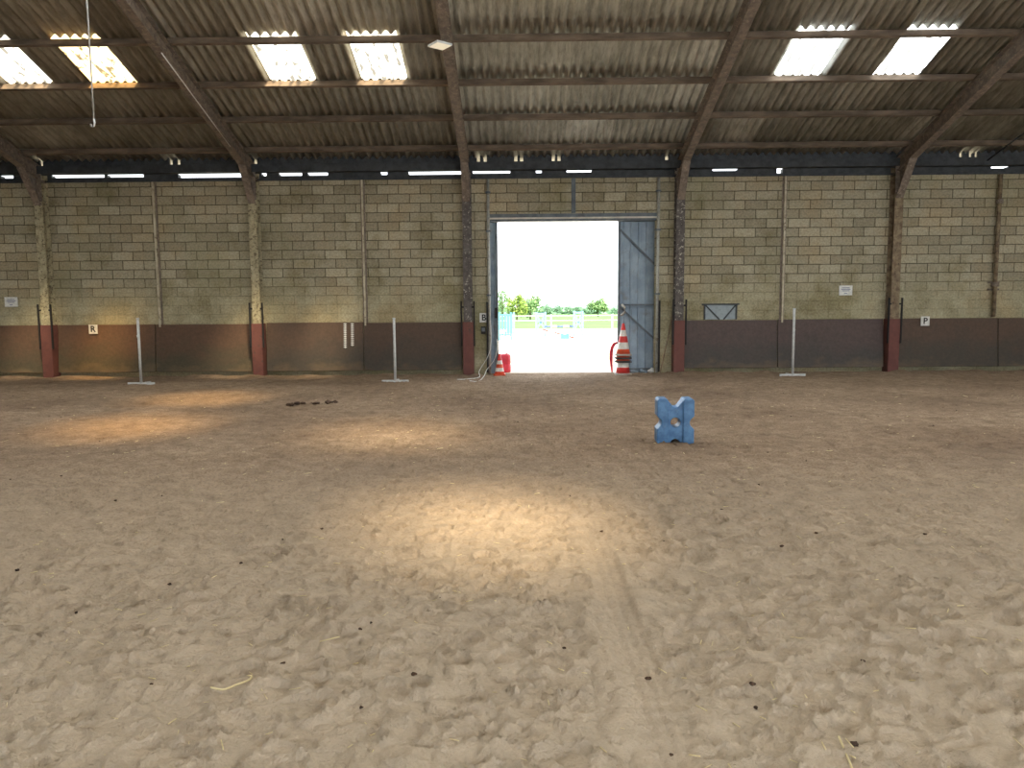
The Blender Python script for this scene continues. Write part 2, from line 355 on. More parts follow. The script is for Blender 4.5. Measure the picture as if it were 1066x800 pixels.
for _ in range(6500):
    y = 1.5 + 13.5 * random.random()**1.7; x = random.uniform(-1, 1) * min(12, 1.5 + y*.85)
    if abs(x - .5) < .19 and y < 5.5 and random.random() < .85: continue
    k = random.uniform(.75, 1.1)
    stamp(x, y, random.uniform(0, 2*PI), .072*k, .058*k, random.uniform(.010, .025))
X_, Y_ = gx[None, :], gy[:, None]
# tyre track running towards the door, with lengthwise grooves
tx = .50 + .012*np.sin(Y_*1.1)
w = np.clip(1 - np.abs((X_ - tx) / .1)**6, 0, 1) * np.clip((6.0 - Y_) / 2.2, 0, 1) * np.clip((Y_ - 1.5)/.3, 0, 1)
groove = -.011*np.exp(-((X_ - tx + .028)/.011)**2) - .011*np.exp(-((X_ - tx - .026)/.011)**2) - .008*np.exp(-((X_ - tx - .075)/.013)**2)
H = H*(1 - .85*w) + w*(-.016 + groove + .004*np.sin(Y_*70))
# footing heaped up along the kickboards (not in the doorway)
heap = np.clip((Y_ - 17.2)/.6, 0, 1)**1.5 * np.clip((18.0 - Y_)/.3, .12, 1) * np.where((X_ > -.9) & (X_ < 3.5), .15, 1.0) * (.03 + .20*np.abs(lattice(.45, 8)))
H = np.where(Y_ > 17.0, H*.6, H) + heap
H = H * np.clip((18.45 - Y_)/.35, 0, 1)
H = np.where(Y_ < 1.2, H*.5, H)
VX, VY = np.meshgrid(gx, gy)
co = np.stack([VX, VY, H], -1).reshape(-1, 3).astype(np.float32)
idx = np.arange(NX*NYg).reshape(NYg, NX)
quads = np.stack([idx[:-1, :-1], idx[:-1, 1:], idx[1:, 1:], idx[1:, :-1]], -1).reshape(-1, 4)
me = bpy.data.meshes.new('floor')
me.vertices.add(len(co)); me.vertices.foreach_set('co', co.ravel())
me.loops.add(quads.size); me.loops.foreach_set('vertex_index', quads.ravel().astype(np.int32))
me.polygons.add(len(quads)); me.polygons.foreach_set('loop_start', np.arange(0, quads.size, 4, dtype=np.int32))
me.polygons.foreach_set('use_smooth', np.ones(len(quads), dtype=bool))
me.update(calc_edges=True); me.validate()
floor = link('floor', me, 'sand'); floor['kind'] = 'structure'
def fz(x, y):                             # sand height under a point
    i = min(max(int(np.searchsorted(gx, x)), 0), NX-1); j = min(max(int(np.searchsorted(gy, y)), 0), NYg-1)
    return float(H[j, i])

# ------------------------------------------------------------------ walls
DX0, DX1, DZ = -.68, 3.26, 3.66           # doorway
WT = 4.62                                 # top of blockwork
mb = MB(); mb.box(XL, DX0, WY, WY+.2, -.1, WT); mb.box(DX1, XR, WY, WY+.2, -.1, WT); mb.box(DX0, DX1, WY, WY+.2, DZ+.14, WT)
struct('wall_back', mb, 'block')
ridge_z = roof(RIDGE)
for nm, x0, x1 in (('wall_left', XL-.2, XL), ('wall_right', XR, XR+.2)):
    struct(nm, MB().prism([(NEAR, -.1), (WY+.2, -.1), (WY+.2, roof(WY)), (RIDGE, ridge_z), (NEAR, roof(NEAR))], x0, x1, 'x'), 'block')
# near long side: low block wall, open above to the eaves (the side the hall is lit from)
mb = MB(); mb.box(XL, -4, NEAR-.2, NEAR, -.1, roof(NEAR)); mb.box(-4, 20, NEAR-.2, NEAR, -.1, .7); mb.box(-4, 20, NEAR-.2, NEAR, 4.8, roof(NEAR)); mb.box(20, XR, NEAR-.2, NEAR, -.1, roof(NEAR))
struct('wall_front', mb, 'block')
# lintel and frame of the doorway
mb = MB(); mb.box(DX0-.02, DX1+.02, WY-.03, WY+.2, DZ+.06, DZ+.14); mb.box(DX0-.02, DX1+.02, WY-.06, WY, DZ+.02, DZ+.055, 1)
mb.box(DX0-.02, DX1+.02, WY, WY+.2, DZ-.03, DZ+.02, 2)
struct('trim_1', mb, ['doorfr', 'lintel', 'doorfr'])

# strip between wall head and eave beam, daylight showing where it is missing
def xw(px, py=182, Y=WY): return at(px, py, Y).x
gaps = [(0,13),(53,108),(111,149),(185,253),(272,277),(290,314),(320,341),(396,403),(425,480),(492,531),(558,564),(590,616),(742,768),(809,815),(1032,1050)]
mb = MB(); x = XL
for k, (a, b_) in enumerate(gaps):
    xa, xb = xw(a), xw(b_)
    mb.box(x, xa, WY+.02, WY+.18, WT+.05, 4.80)
    lo = {3: .045, 7: .07, 8: .065, 9: .08, 10: .08, 11: .085, 12: .09, 13: .02, 14: .09}.get(k, .07)
    if lo: mb.box(xa, xb, WY+.02, WY+.18, WT+.05, WT+.05+lo)
    x = xb
mb.box(x, XR, WY+.02, WY+.18, WT+.05, 4.80)
struct('trim_2', mb, 'eave')
struct('trim_3', MB().box(XL, XR, WY-.02, WY+.2, WT, WT+.05), 'eave')      # wall plate

# ------------------------------------------------------------------ roof: corrugated sheets with skylight sheets left out
PER, AMP = .177, .034
sky = []                                   # (x0, x1, y0, y1, material) of the skylight sheets and the added bands
def sheet(cx, y0, y1, mat, wide=1.06):
    k = round((cx - wide/2) / (PER/2)) * PER/2; sky.append((k, k + round(wide/PER)*PER, y0, y1, mat))
for (l, r_), mt in (((-20, 26), 'sky_w'), ((78, 118), 'sky_y'), ((272, 318), 'sky_w'), ((376, 415), 'sky_w'), ((822, 865), 'sky_m'), ((921, 965), 'sky_m')):
    p = on_roof((l + r_)/2, 62); sheet(p.x, WY - 4.335, WY - 3.02, mt, .885)
for cx, y0, y1, mt in ((-2.5, 7.4, 8.8, 'sky_y'), (-2.25, 4.4, 5.7, 'sky_y'), (1.42, 3.7, 5.0, 'sky_w'), (2.41, .4, 1.7, 'sky_w')):
    sheet(cx, y0, y1, mt)
# unseen translucent bands on the far slope, added to brighten the far floor
BX = [round(x_/PER)*PER for x_ in (-20, -11.2, -6.2, -1.2, 3.8, 8.8, 13.8, 22)]
for y0, y1 in ((8.95, 12.0),):
    for a, b_ in zip(BX, BX[1:]): sky.append((a + PER, b_ - PER, y0, y1, 'sky_m'))
def corr(x): return AMP * math.cos(2*PI*x/PER)
def corrugated(x0, x1, ys, thick=.012):
    """corrugated strip between x0 and x1 over the y stations"""
    n = max(1, round((x1 - x0) / PER * 8)); xs = [x0 + (x1-x0)*i/n for i in range(n+1)]
    vs, fs = [], []
    for s in (0, thick):
        for y in ys:
            for x in xs: vs.append((x, y, roof(y) + corr(x) + AMP + s))
    W = n+1; L = len(ys)
    for j in range(L-1):
        for i in range(n):
            a = j*W+i; fs.append((a, a+1, a+W+1, a+W)); a += W*L; fs.append((a, a+W, a+W+1, a+1))
    for j in range(L-1):
        for i in (0, n):
            a = j*W+i; b_ = a+W; fs.append((a, b_, b_+W*L, a+W*L))
    for i in range(n):
        for j in (0, L-1):
            a = j*W+i; fs.append((a, a+1, a+1+W*L, a+W*L))
    return vs, fs
V, Fc = [], []
def add(vs, fs):
    o = len(V); V.extend(vs); Fc.extend([tuple(i+o for i in f) for f in fs])
YLO, YHI = NEAR - .4, WY + .32
cuts = sorted({XL-.3, XR+.3} | {s[0] for s in sky} | {s[1] for s in sky})
for a, b_ in zip(cuts, cuts[1:]):
    mid = (a+b_)/2; holes = sorted([(s[2], s[3]) for s in sky if s[0] < mid < s[1]])
    y = YLO; spans = []
    for h0, h1 in holes: spans.append((y, h0)); y = h1
    spans.append((y, YHI))
    for y0, y1 in spans:
        if y1 - y0 < .01: continue
        ys = [y0] + ([RIDGE] if y0 < RIDGE < y1 else []) + [y1]
        add(*corrugated(a, b_, ys))
me = bpy.data.meshes.new('ceiling'); me.from_pydata(V, [], Fc); me.update()
for p in me.polygons: p.use_smooth = False
me.polygons.foreach_set('use_smooth', [len(set(f)) == 4 for f in Fc])
link('ceiling', me, 'roof')['kind'] = 'structure'
for i, (x0, x1, y0, y1, mt) in enumerate(sky):
    ys = [y0] + ([RIDGE] if y0 < RIDGE < y1 else []) + [y1]; vs, fs = corrugated(x0, x1, ys); W = len(vs)//2
    me = bpy.data.meshes.new('window_%d' % (i+1)); n_ = W//len(ys) - 1
    me.from_pydata(vs[:W], [], [(k, k+1, k+n_+2, k+n_+1) for j in range(len(ys)-1) for k in range(j*(n_+1), j*(n_+1)+n_)]); me.update()
    link('window_%d' % (i+1), me, mt)['kind'] = 'structure'  # skylights and the added light-giving roof bands share this name

# eave beam with closure blocks above it (daylight through the missing corrugation fillers)
struct('trim_4', MB().box(XL, XR, WY-.24, WY-.02, 4.79, 4.97), 'eave')
mb = MB(); x = XL
for px in (43, 178, 186, 266, 498, 505, 537, 543, 576, 582, 694, 1000, 1010, 1016):
    xa = xw(px-1.7, 166, WY-.15); mb.box(x, xa, WY-.16, WY-.10, 4.97, 5.16); x = xw(px+1.7, 166, WY-.15)
mb.box(x, XR, WY-.16, WY-.10, 4.97, 5.16)
struct('trim_5', mb, 'eave')

# ------------------------------------------------------------------ purlins
PT = [.70, 1.88, 3.05, 4.29]
for k, (t, lab) in enumerate(zip(PT, ('lowest brown roof purlin, just above the dark eave beam', 'second roof purlin up from the eave beam',
        'roof purlin along the lower edge of the bright skylights', 'highest visible roof purlin, along the upper edge of the skylights'))):
    y = WY - t; z = roof(y)
    o = MB().bar((XL, y, z-.055), (XR, y, z-.055), .07, .11, (0, SL, 1)).build('roof_purlin', 'purlin')
    tag(o, lab, 'purlin', 'roof purlins over the arena')

# ------------------------------------------------------------------ portal frames
FRX = [-11.22, -6.2, -1.2, 3.78, 8.82]
FL = ['steel portal frame at the far left, between a paper notice and the R plate',
      'steel portal frame with a pale conduit running up its rafter',
      'steel portal frame left of the doorway, carrying the square floodlight',
      'steel portal frame right of the doorway, with the stick leaning beside it',
      'steel portal frame between the right paper notice and the P plate']
CM = ['peel', 'peel', 'peel_dark', 'peel_dark', 'peel_brown']
frames = []
for i, fx in enumerate(FRX):
    t = thing('portal_frame', (fx, WY-.15, 0), FL[i], 'portal frame', 'portal frames carrying the roof'); frames.append(t)
    # column: H section, flange to the hall
    mb = MB(); mb.box(fx-.1, fx+.1, WY-.26, WY-.245, -.05, 4.15); mb.box(fx-.1, fx+.1, WY-.02, WY-.003, -.05, 4.78); mb.box(fx-.006, fx+.006, WY-.245, WY-.02, -.05, 4.78)
    mb.box(fx-.1, fx+.1, WY-.26, WY-.245, 4.15, 4.78, 1)
    mb.build('column', [CM[i], 'steel'], t)
    # rafter
    def zr(y): return roof(y) - .115
    y0, y1, dp = WY-.02, RIDGE, .30
    mb = MB()
    mb.prism([(y0, zr(y0)), (y1, zr(y1)), (y1, zr(y1)-.014), (y0, zr(y0)-.014)], fx-.085, fx+.085)
    mb.prism([(y0, zr(y0)-.014), (y1, zr(y1)-.014), (y1, zr(y1)-dp), (y0, zr(y0)-dp)], fx-.005, fx+.005)
    mb.prism([(y0, zr(y0)-dp), (y1, zr(y1)-dp), (y1, zr(y1)-dp-.014), (y0, zr(y0)-dp-.014)], fx-.085, fx+.085)
    mb.build('rafter', 'steel', t)
    ya, yb = WY-.262, WY-.82; za = 4.08; zb = zr(yb)-dp-.014
    mb = MB(); mb.prism([(ya, zr(ya)-dp-.014), (yb, zb), (ya, za)], fx-.006, fx+.006)
    mb.prism([(ya, za), (yb, zb), (yb+.01, zb-.03), (ya, za-.02)], fx-.085, fx+.085)
    mb.build('haunch', 'steel', t)
    if i in (0, 1, 4, 2, 3):
        mb = MB(); mb.box(fx-.125, fx+.125, WY-.30, WY-.262, -.05, 1.27, 0, .006); mb.box(fx-.125, fx-.102, WY-.262, WY-.01, -.05, 1.27); mb.box(fx+.102, fx+.125, WY-.262, WY-.01, -.05, 1.27)
        mb.build('column_casing', ['redpaint' if i in (0, 1) else 'redpaint'], t)
    for sx_ in (-1, 1):
        gs = MB().box(fx+sx_*.15-.017, fx+sx_*.15+.017, WY-.31, WY-.27, .70, 1.76, 0, .004).build('guard_strip', 'blackrub', t)
        # strap that carries the strip
        MB().box(min(fx+sx_*.095, fx+sx_*.145), max(fx+sx_*.095, fx+sx_*.145), WY-.29, WY-.262, 1.60, 1.64).build('strip_bracket', 'blackrub', gs)
    if i == 1:
        pts = []
        for t_ in (1.6, 2.6, 3.5, 4.6): y = WY - t_; pts.append((fx+.05, y, zr(y)-dp-.03))
        MB().tube(pts, .012, 6).build('conduit', 'white', t)
# floodlight under the rafter of the frame left of the doorway
fy = WY - 4.85; fzr = roof(fy) - .115 - .314
t = thing('floodlight', (-1.3, fy, fzr-.12), 'flat cream square floodlight under the rafter left of the doorway', 'lamp')
rz = math.radians(38)
def rot_box(mb, cx, cy, hw, z0, z1):
    poly = [(cx + hw*math.sqrt(2)*math.cos(rz + PI/4 + k*PI/2), cy + hw*math.sqrt(2)*math.sin(rz + PI/4 + k*PI/2)) for k in range(4)]
    return mb.prism(poly, z0, z1, 'z')
rot_box(MB(), -1.3, fy, .15, fzr-.115, fzr-.085).build('housing', 'whitemetal', t)
rot_box(MB(), -1.3, fy, .135, fzr-.122, fzr-.115).build('diffuser', 'lamp', t)
mb = MB(); mb.box(-1.315, -1.285, fy-.02, fy+.02, fzr-.085, fzr-.04); mb.box(-1.32, -1.18, fy-.02, fy+.02, fzr-.04, fzr-.02); mb.build('bracket', 'steel', t)
# wind brace at the right
p0 = on_roof(1019, 165); p1 = on_roof(1100, 103)
o = MB().tube([(p0.x, p0.y, p0.z-.2), (p1.x, p1.y, p1.z-.2)], .018, 8).build('bracing_rod', 'eave'); tag(o, 'thin dark steel bracing rod under the roof at the far right', 'rod')

# ------------------------------------------------------------------ kickboards
KB = [(-16.0, -11.38, 'kick_a', 'red-brown kickboard panel at the far left edge, under the left paper notice'),
      (-11.06, -8.72, 'kick_a', 'red-brown kickboard panel with the white R plate on it'),
      (-8.70, -6.36, 'kick_a', 'red-brown kickboard panel between the left white stand and the second column'),
      (-6.04, -3.72, 'kick_b', 'brown kickboard panel with two white notched strips at its top'),
      (-3.70, -1.36, 'kick_b', 'brown kickboard panel behind the middle white stand, left of the doorway'),
      (3.94, 6.14, 'kick_c', 'purple-brown kickboard panel right of the doorway, under the blue-grey framed sheet'),
      (6.16, 8.66, 'kick_c', 'purple-brown kickboard panel behind the right white stand'),
      (8.98, 11.36, 'kick_b', 'dark brown kickboard panel with the white P plate on it'),
      (11.38, 16.0, 'kick_b', 'dark brown kickboard panel at the far right edge, past the water pipe')]
def ky(z): return WY - .16 + (z - .1) / 1.17 * .1        # front face, leaning back towards the wall
for x0, x1, mt, lab in KB:
    z0, z1 = .13, 1.27 + random.uniform(-.012, .012)
    mb = MB(); mb.prism([(ky(z0), z0), (ky(z0)+.035, z0), (ky(z1)+.035, z1), (ky(z1), z1)], x0, x1)
    bmesh.ops.bevel(mb.bm, geom=mb.bm.edges[:], offset=.004, segments=1, affect='EDGES')
    tag(mb.build('kickboard_panel', mt), lab, 'kickboard', 'kickboard panels along the back wall')

# ------------------------------------------------------------------ wall studs and pipes
for px, lab, mt in ((166, 'flaking wall stud above the left white stand', 'stud'), (380, 'flaking wall stud above the middle white stand', 'stud'),
                (814, 'flaking wall stud above the right white stand', 'stud')):
    x = at(px, 300, WY).x; mb = MB(); mb.box(x-.055, x+.055, WY-.02, WY-.002, 1.2, WT-.01, 1); mb.box(x-.02, x+.02, WY-.08, WY-.02, 1.2, WT-.01)
    tag(mb.build('wall_stud', [mt, 'steel']), lab, 'stud', 'steel studs on the back wall')
x = at(597, 205, WY).x; mb = MB(); mb.box(x-.05, x+.05, WY-.03, WY-.002, DZ+.15, WT-.01); mb.box(x-.008, x+.008, WY-.06, WY-.03, DZ+.15, WT-.01)
tag(mb.build('wall_stud', 'doorfr'), 'short steel stud in the blockwork over the doorway', 'stud', 'steel studs on the back wall')
for px, lab in ((509, 'pale door-side pipe left of the doorway'), (684.5, 'pale door-side pipe right of the doorway')):
    x = at(px, 300, WY-.06).x
    t = thing('upright_pipe', (x, WY-.06, 0), lab, 'pipe', 'pipes flanking the doorway')
    up = MB().tube([(x, WY-.06, .02), (x, WY-.06, 4.6)], .035, 10).build('pipe', 'galv', t)
    for z in (1.9, 3.4, 4.3): MB().box(x-.055, x+.055, WY-.1, WY-.002, z-.02, z+.02).build('clamp', 'doorfr', up)
    s_ = -1 if px < 600 else 1
    MB().box(x+s_*.045-.02, x+s_*.045+.02, WY-.12, WY-.09, .05, 1.74).build('guard_strip', 'blackrub', t)
x = at(1036, 270, WY-.05).x
t = thing('water_pipe', (x, WY-.1, 1.3), 'brown vertical water pipe with couplings near the right edge', 'pipe')
wp = MB().tube([(x, WY-.1, 1.3), (x, WY-.1, 4.6)], .045, 10).build('pipe', 'peel_brown', t)
for z, w in ((3.98, .075), (2.06, .085)): MB().lathe([(w, -.05), (w, .05)], (x, WY-.1, z), 14).build('coupling', 'steel', wp)
for z in (1.95, 2.12): MB().box(x-.13, x+.13, WY-.06, WY-.003, z-.02, z+.015).build('bracket', 'steel', t)

# ------------------------------------------------------------------ doors (sliding leaves outside the wall)
def ribbed(x0, x1, y, z0, z1, name, parent):
    """profiled sheet, ribs upright"""
    mb = MB(); prof = []; x = x0
    while x < x1 - .01:
        for dx, dy in ((0, 0), (.10, 0), (.115, .03), (.15, .03), (.165, 0)):
            if x + dx <= x1: prof.append((x+dx, y-dy))
        x += .19
    prof.append((x1, y))
    back = [(a, b_+.004) for a, b_ in prof]
    mb.prism(prof + back[::-1], z0, z1, 'z'); return mb.build(name, 'door', parent)
dl = at(643, 300, WY+.33).x; dr = dl + 2.1
t = bpy.data.objects.new('door_1', None); C.objects.link(t); t.location = (dl, WY+.34, 0); t['kind'] = 'structure'
ribbed(dl, dr, WY+.36, .0, DZ+.1, 'sheet', t)
mb = MB(); mb.box(dl, dl+.05, WY+.25, WY+.33, .0, DZ+.1); mb.box(dl+.05, dr, WY+.27, WY+.32, DZ-.02, DZ+.04); mb.box(dl+.05, dr, WY+.27, WY+.32, 1.63, 1.67); mb.box(dl+.05, dr, WY+.27, WY+.32, .06, .11)
mb.build('frame', 'doorfr', t)
MB().bar((dl+.05, WY+.3, 3.45), (dl+1.3, WY+.3, 2.2), .04, .04).build('brace', 'doorfr', t)
MB().bar((dl+.05, WY+.3, 1.6), (dl+1.3, WY+.3, .45), .04, .04).build('brace', 'doorfr', t)
pc = at(648, 323, WY+.24)
MB().tube([(pc.x-.02, WY+.24, pc.z+.14), (pc.x+.05, WY+.22, pc.z+.06), (pc.x+.05, WY+.22, pc.z-.06), (pc.x-.04, WY+.24, pc.z-.13)], .03, 8).build('door_handle', 'lintel', t)
t = bpy.data.objects.new('door_2', None); C.objects.link(t); d2 = at(518.5, 300, WY+.33).x; t.location = (d2, WY+.34, 0); t['kind'] = 'structure'
ribbed(d2-2.1, d2-.02, WY+.36, .0, DZ+.1, 'sheet', t)
MB().box(d2-.05, d2, WY+.24, WY+.35, .0, DZ+.1).build('frame', 'doorfr', t)
MB().box(d2-.08, d2-.02, WY+.2, WY+.24, 1.35, 1.6).build('door_handle', 'blackrub', t)

# ------------------------------------------------------------------ plates and notices
def letter(ch, size, y, x, z, parent):
    cu = bpy.data.curves.new('letter', 'FONT'); cu.body = ch; cu.size = size; cu.align_x = 'CENTER'; cu.align_y = 'CENTER'; cu.extrude = .002; cu.offset = size*.022
    tmp = bpy.data.objects.new('tmp', cu); C.objects.link(tmp); dg = bpy.context.evaluated_depsgraph_get(); dg.update()
    me = bpy.data.meshes.new_from_object(tmp.evaluated_get(dg)); bpy.data.objects.remove(tmp)
    me.transform(Matrix.Translation((x, y, z)) @ Matrix.Rotation(PI/2, 4, 'X'))
    me.materials.clear(); return link('letter', me, 'black', parent)
for ch, px, py, lab in (('R', 97, 343, 'white square plate with a black letter R on the left kickboard'),
                        ('B', 503.7, 331, 'white square plate with a black letter B beside the doorway'),
                        ('P', 963, 334.5, 'white square plate with a black letter P on the right kickboard')):
    y = WY - .02 if ch == 'B' else WY - .105
    p = at(px, py, y); t = thing('letter_plate', p, lab, 'sign', 'arena letter plates')
    MB().box(p.x-.1, p.x+.1, y-.012, y+.012, p.z-.11, p.z+.11).build('plate', 'white', t)
    letter(ch, .2, y-.015, p.x, p.z, [c_ for c_ in bpy.data.objects if c_.parent == t][0])
for px, py, lab in ((11.5, 314.5, 'small white paper notice on the blockwork at the far left'), (880.5, 302.5, 'small white paper notice on the blockwork left of the P plate')):
    p = at(px, py, WY-.012); t = thing('paper_notice', p, lab, 'notice', 'paper notices on the back wall')
    pp = MB().box(p.x-.155, p.x+.155, WY-.014, WY-.001, p.z-.115, p.z+.115).build('paper', 'white', t)
    mb = MB()
    for dz, hw in ((.06, .09), (.025, .11), (-.01, .085), (-.07, .035)): mb.box(p.x-hw, p.x+hw, WY-.017, WY-.014, p.z+dz-.008, p.z+dz+.008)
    mb.build('printed_lines', 'print', pp)
for px, n, lab in ((359, 12, 'left of two white notched strips hanging on the kickboard top'), (366.5, 11, 'right of two white notched strips hanging on the kickboard top')):
    p = at(px, 336, WY-.09); mb = MB(); zt = 1.262
    mb.bar((p.x, ky(zt)-.012, zt), (p.x, ky(zt-.05*n)-.012, zt-.05*n), .02, .012, (1, 0, 0))
    for k in range(n):
        z = zt - .05*k - .02; mb.box(p.x-.035, p.x+.035, ky(z)-.022, ky(z)-.004, z-.012, z+.012)
    tag(mb.build('notched_strip', 'white'), lab, 'strip', 'white notched strips')

# ------------------------------------------------------------------ white stands in front of the kickboards
for (px, pb, pt_), lab in (((147, 398.5, 332), 'white pole stand with T foot in front of the left kickboards'),
                           ((411.5, 396.5, 332), 'white pole stand with T foot left of the doorway'),
                           ((825, 390, 322), 'white pole stand with T foot right of the doorway')):
    g = ground(px, pb, .03); top = at(px, pt_, g.y).z
    t = thing('jump_stand', (g.x, g.y, fz(g.x, g.y)), lab, 'stand', 'white pole stands along the back wall')
    z0 = fz(g.x, g.y)
    mb = MB(); mb.tube([(g.x, g.y, z0+.02), (g.x, g.y, top)], .028, 10); mb.lathe([(.034, 0), (.034, .03)], (g.x, g.y, top-.01), 10); pl = mb.build('pole', 'whitemetal', t)
    MB().box(g.x-.29, g.x+.29, g.y-.02, g.y+.02, z0-.005, z0+.045).build('foot_bar', 'whitemetal', t)
    MB().box(g.x-.02, g.x+.02, g.y+.02, g.y+.4, z0-.005, z0+.035).build('foot_bar', 'whitemetal', t)
    mb = MB(); mb.tube([(g.x, g.y-.03, 1.02), (g.x, g.y-.07, 1.02), (g.x, g.y-.08, 1.06)], .008, 6); mb.build('pole_cup', 'whitemetal', pl)

# ------------------------------------------------------------------ framed sheet on the wall
pa, pb = at(733, 317, WY-.05), at(767, 333, WY-.05)
x0, x1, zt, zb = pa.x, pb.x, pa.z, 1.285
t = thing('framed_sheet', ((x0+x1)/2, WY-.04, zb), 'low blue-grey sheet in a thin steel frame with a V brace, above the kickboard', 'panel')
MB().box(x0+.03, x1-.03, WY-.03, WY-.004, zb, zt-.01).build('sheet', 'glassy', t)
mb = MB(); mb.box(x0-.05, x1+.05, WY-.07, WY-.03, zt-.02, zt+.015); mb.box(x0, x0+.03, WY-.07, WY-.03, zb, zt-.02); mb.box(x1-.03, x1, WY-.07, WY-.03, zb, zt-.02); mb.build('frame', 'eave', t)
xm = (x0+x1)/2
for xa, xb in ((x0+.04, xm-.02), (x1-.04, xm+.08)): MB().bar((xa, WY-.05, zt-.03), (xb, WY-.05, zb), .025, .03, (0, 1, 0)).build('brace', 'eave', t)

# ------------------------------------------------------------------ cones
def cone(x, y, z0, r0, r1, h, bands, basem, lab, grp, bw=.19, bh=.05):
    """hollow cone on a square base plate with a round hole"""
    t = thing('traffic_cone', (x, y, z0), lab, 'cone', grp)
    n = 24; mb = MB(); th = .008
    def ring(r, z, sq=False):
        out = []
        for k in range(n):
            a = 2*PI*(k+.5)/n; c, s_ = math.cos(a), math.sin(a); q = bw / max(abs(c), abs(s_)) if sq else r
            if sq: q = min(q, bw*1.3)
            out.append(mb.bm.verts.new((x + c*q, y + s_*q, z0 + z)))
        return out
    rings = [ring(r0-th, 0), ring(0, 0, True), ring(0, bh*.8, True)]
    b2 = bw; bw = bw*.96; rings.append(ring(0, bh, True)); bw = b2; rings.append(ring(r0-th, bh))
    for A, B in zip(rings, rings[1:] + rings[:1]):
        for k in range(n): mb.bm.faces.new((A[k], A[(k+1)%n], B[(k+1)%n], B[k]))
    mb.build('base', basem, t)
    edges = [0]
    for b_, m_ in bands: edges.append(edges[-1] + b_)
    mlist = []
    for b_, m_ in bands:
        if m_ not in mlist: mlist.append(m_)
    prof = [(r0 + (r1-r0)*e/edges[-1], bh - .002 + (h-bh)*e/edges[-1]) for e in edges]
    mats = [mlist.index(m_) for b_, m_ in bands]
    mb = MB(); R = [ring(r, z) for r, z in prof]
    I = [ring(max(.004, r1-th), h-th), ring(r0-th, bh-.002)]
    tip = mb.bm.verts.new((x, y, z0+h)); tin = mb.bm.verts.new((x, y, z0+h-th))
    for j, (A, B) in enumerate(zip(R, R[1:])):
        for k in range(n): f = mb.bm.faces.new((A[k], A[(k+1)%n], B[(k+1)%n], B[k])); f.smooth = True; f.material_index = mats[j]
    for k in range(n):
        mb.bm.faces.new((R[-1][k], R[-1][(k+1)%n], tip)).material_index = mats[-1]
        mb.bm.faces.new((I[0][(k+1)%n], I[0][k], tin))
        mb.bm.faces.new((I[0][k], I[0][(k+1)%n], I[1][(k+1)%n], I[1][k])); mb.bm.faces.new((I[1][k], I[1][(k+1)%n], R[0][(k+1)%n], R[0][k]))
    mb.build('cone_body', mlist, t)
    return t
g = ground(520, 391.5); g.y = min(g.y, WY-.1)
cone(g.x, 17.75, fz(g.x, 17.75), .115, .025, .52, [(.12, 'orange'), (.18, 'conewht'), (.18, 'orange'), (.18, 'conewht'), (.34, 'redcone')], 'orange',
     'small orange and white traffic cone at the left side of the doorway', 'traffic cones by the doorway', .14, .04)
sxp = at(648.5, 385, 17.72).x; s0 = fz(sxp, 17.72)
big = [(.16, 'orange'), (.22, 'conewht'), (.2, 'redcone'), (.2, 'conewht'), (.22, 'redcone')]
bot = [(.5, 'redcone'), (.5, 'conewht'), (.3, 'redcone')]
GC = 'traffic cones by the doorway'
cone(sxp, 17.72, s0, .165, .118, .40, bot, 'conebase', 'bottom cone of the stack, pale base and red band on the sand', GC, .19, .045)
cone(sxp, 17.72, s0+.295, .165, .03, .76, big, 'coneblk', 'second cone from the bottom of the stack, only its dark base showing', GC, .185, .045)
cone(sxp, 17.72, s0+.375, .165, .03, .76, big, 'coneblk', 'second cone from the top of the stack, only its dark base showing', GC, .185, .045)
cone(sxp, 17.72, s0+.455, .165, .03, .76, big, 'conebase', 'topmost red and white traffic cone of the stack right of the doorway', GC, .185, .045)

# red plastic pieces outside the door
p = at(525.3, 380, 18.9); zg = -.02
t = thing('plastic_drum', (p.x, 18.9, zg), 'red plastic drum outside, behind the small cone at the left of the doorway', 'drum')
MB().lathe([(.13, 0), (.16, .02), (.165, .2), (.155, .215), (.165, .23), (.165, .42), (.15, .44), (.14, .46), (.05, .47)], (p.x, 18.9, zg), 20).build('drum_body', 'redpl', t); db = [c_ for c_ in bpy.data.objects if c_.parent == t][0]
MB().lathe([(.035, 0), (.035, .03)], (p.x+.06, 18.9, zg+.47), 10).build('cap', 'white', db)
pts = [at(a, b_, 18.6) for a, b_ in ((637.3, 387), (636.6, 380), (636.2, 374), (636.3, 368), (637.4, 362), (639.5, 358.5), (643, 357), (650, 357))]
pts = [(q.x, 18.62, q.z) for q in pts]; pts[0] = (pts[0][0], 18.62, -.02)
o = MB().tube(pts + [(pts[-1][0]+.3, 18.62, pts[-1][2]-.12), (pts[-1][0]+.36, 18.62, -.02)], [.02, .035, .05, .05, .045, .045, .045, .045, .045, .04], 10).build('plastic_hoop', 'redpl')
tag(o, 'red bent plastic hoop outside, half hidden by the right door leaf', 'hoop')

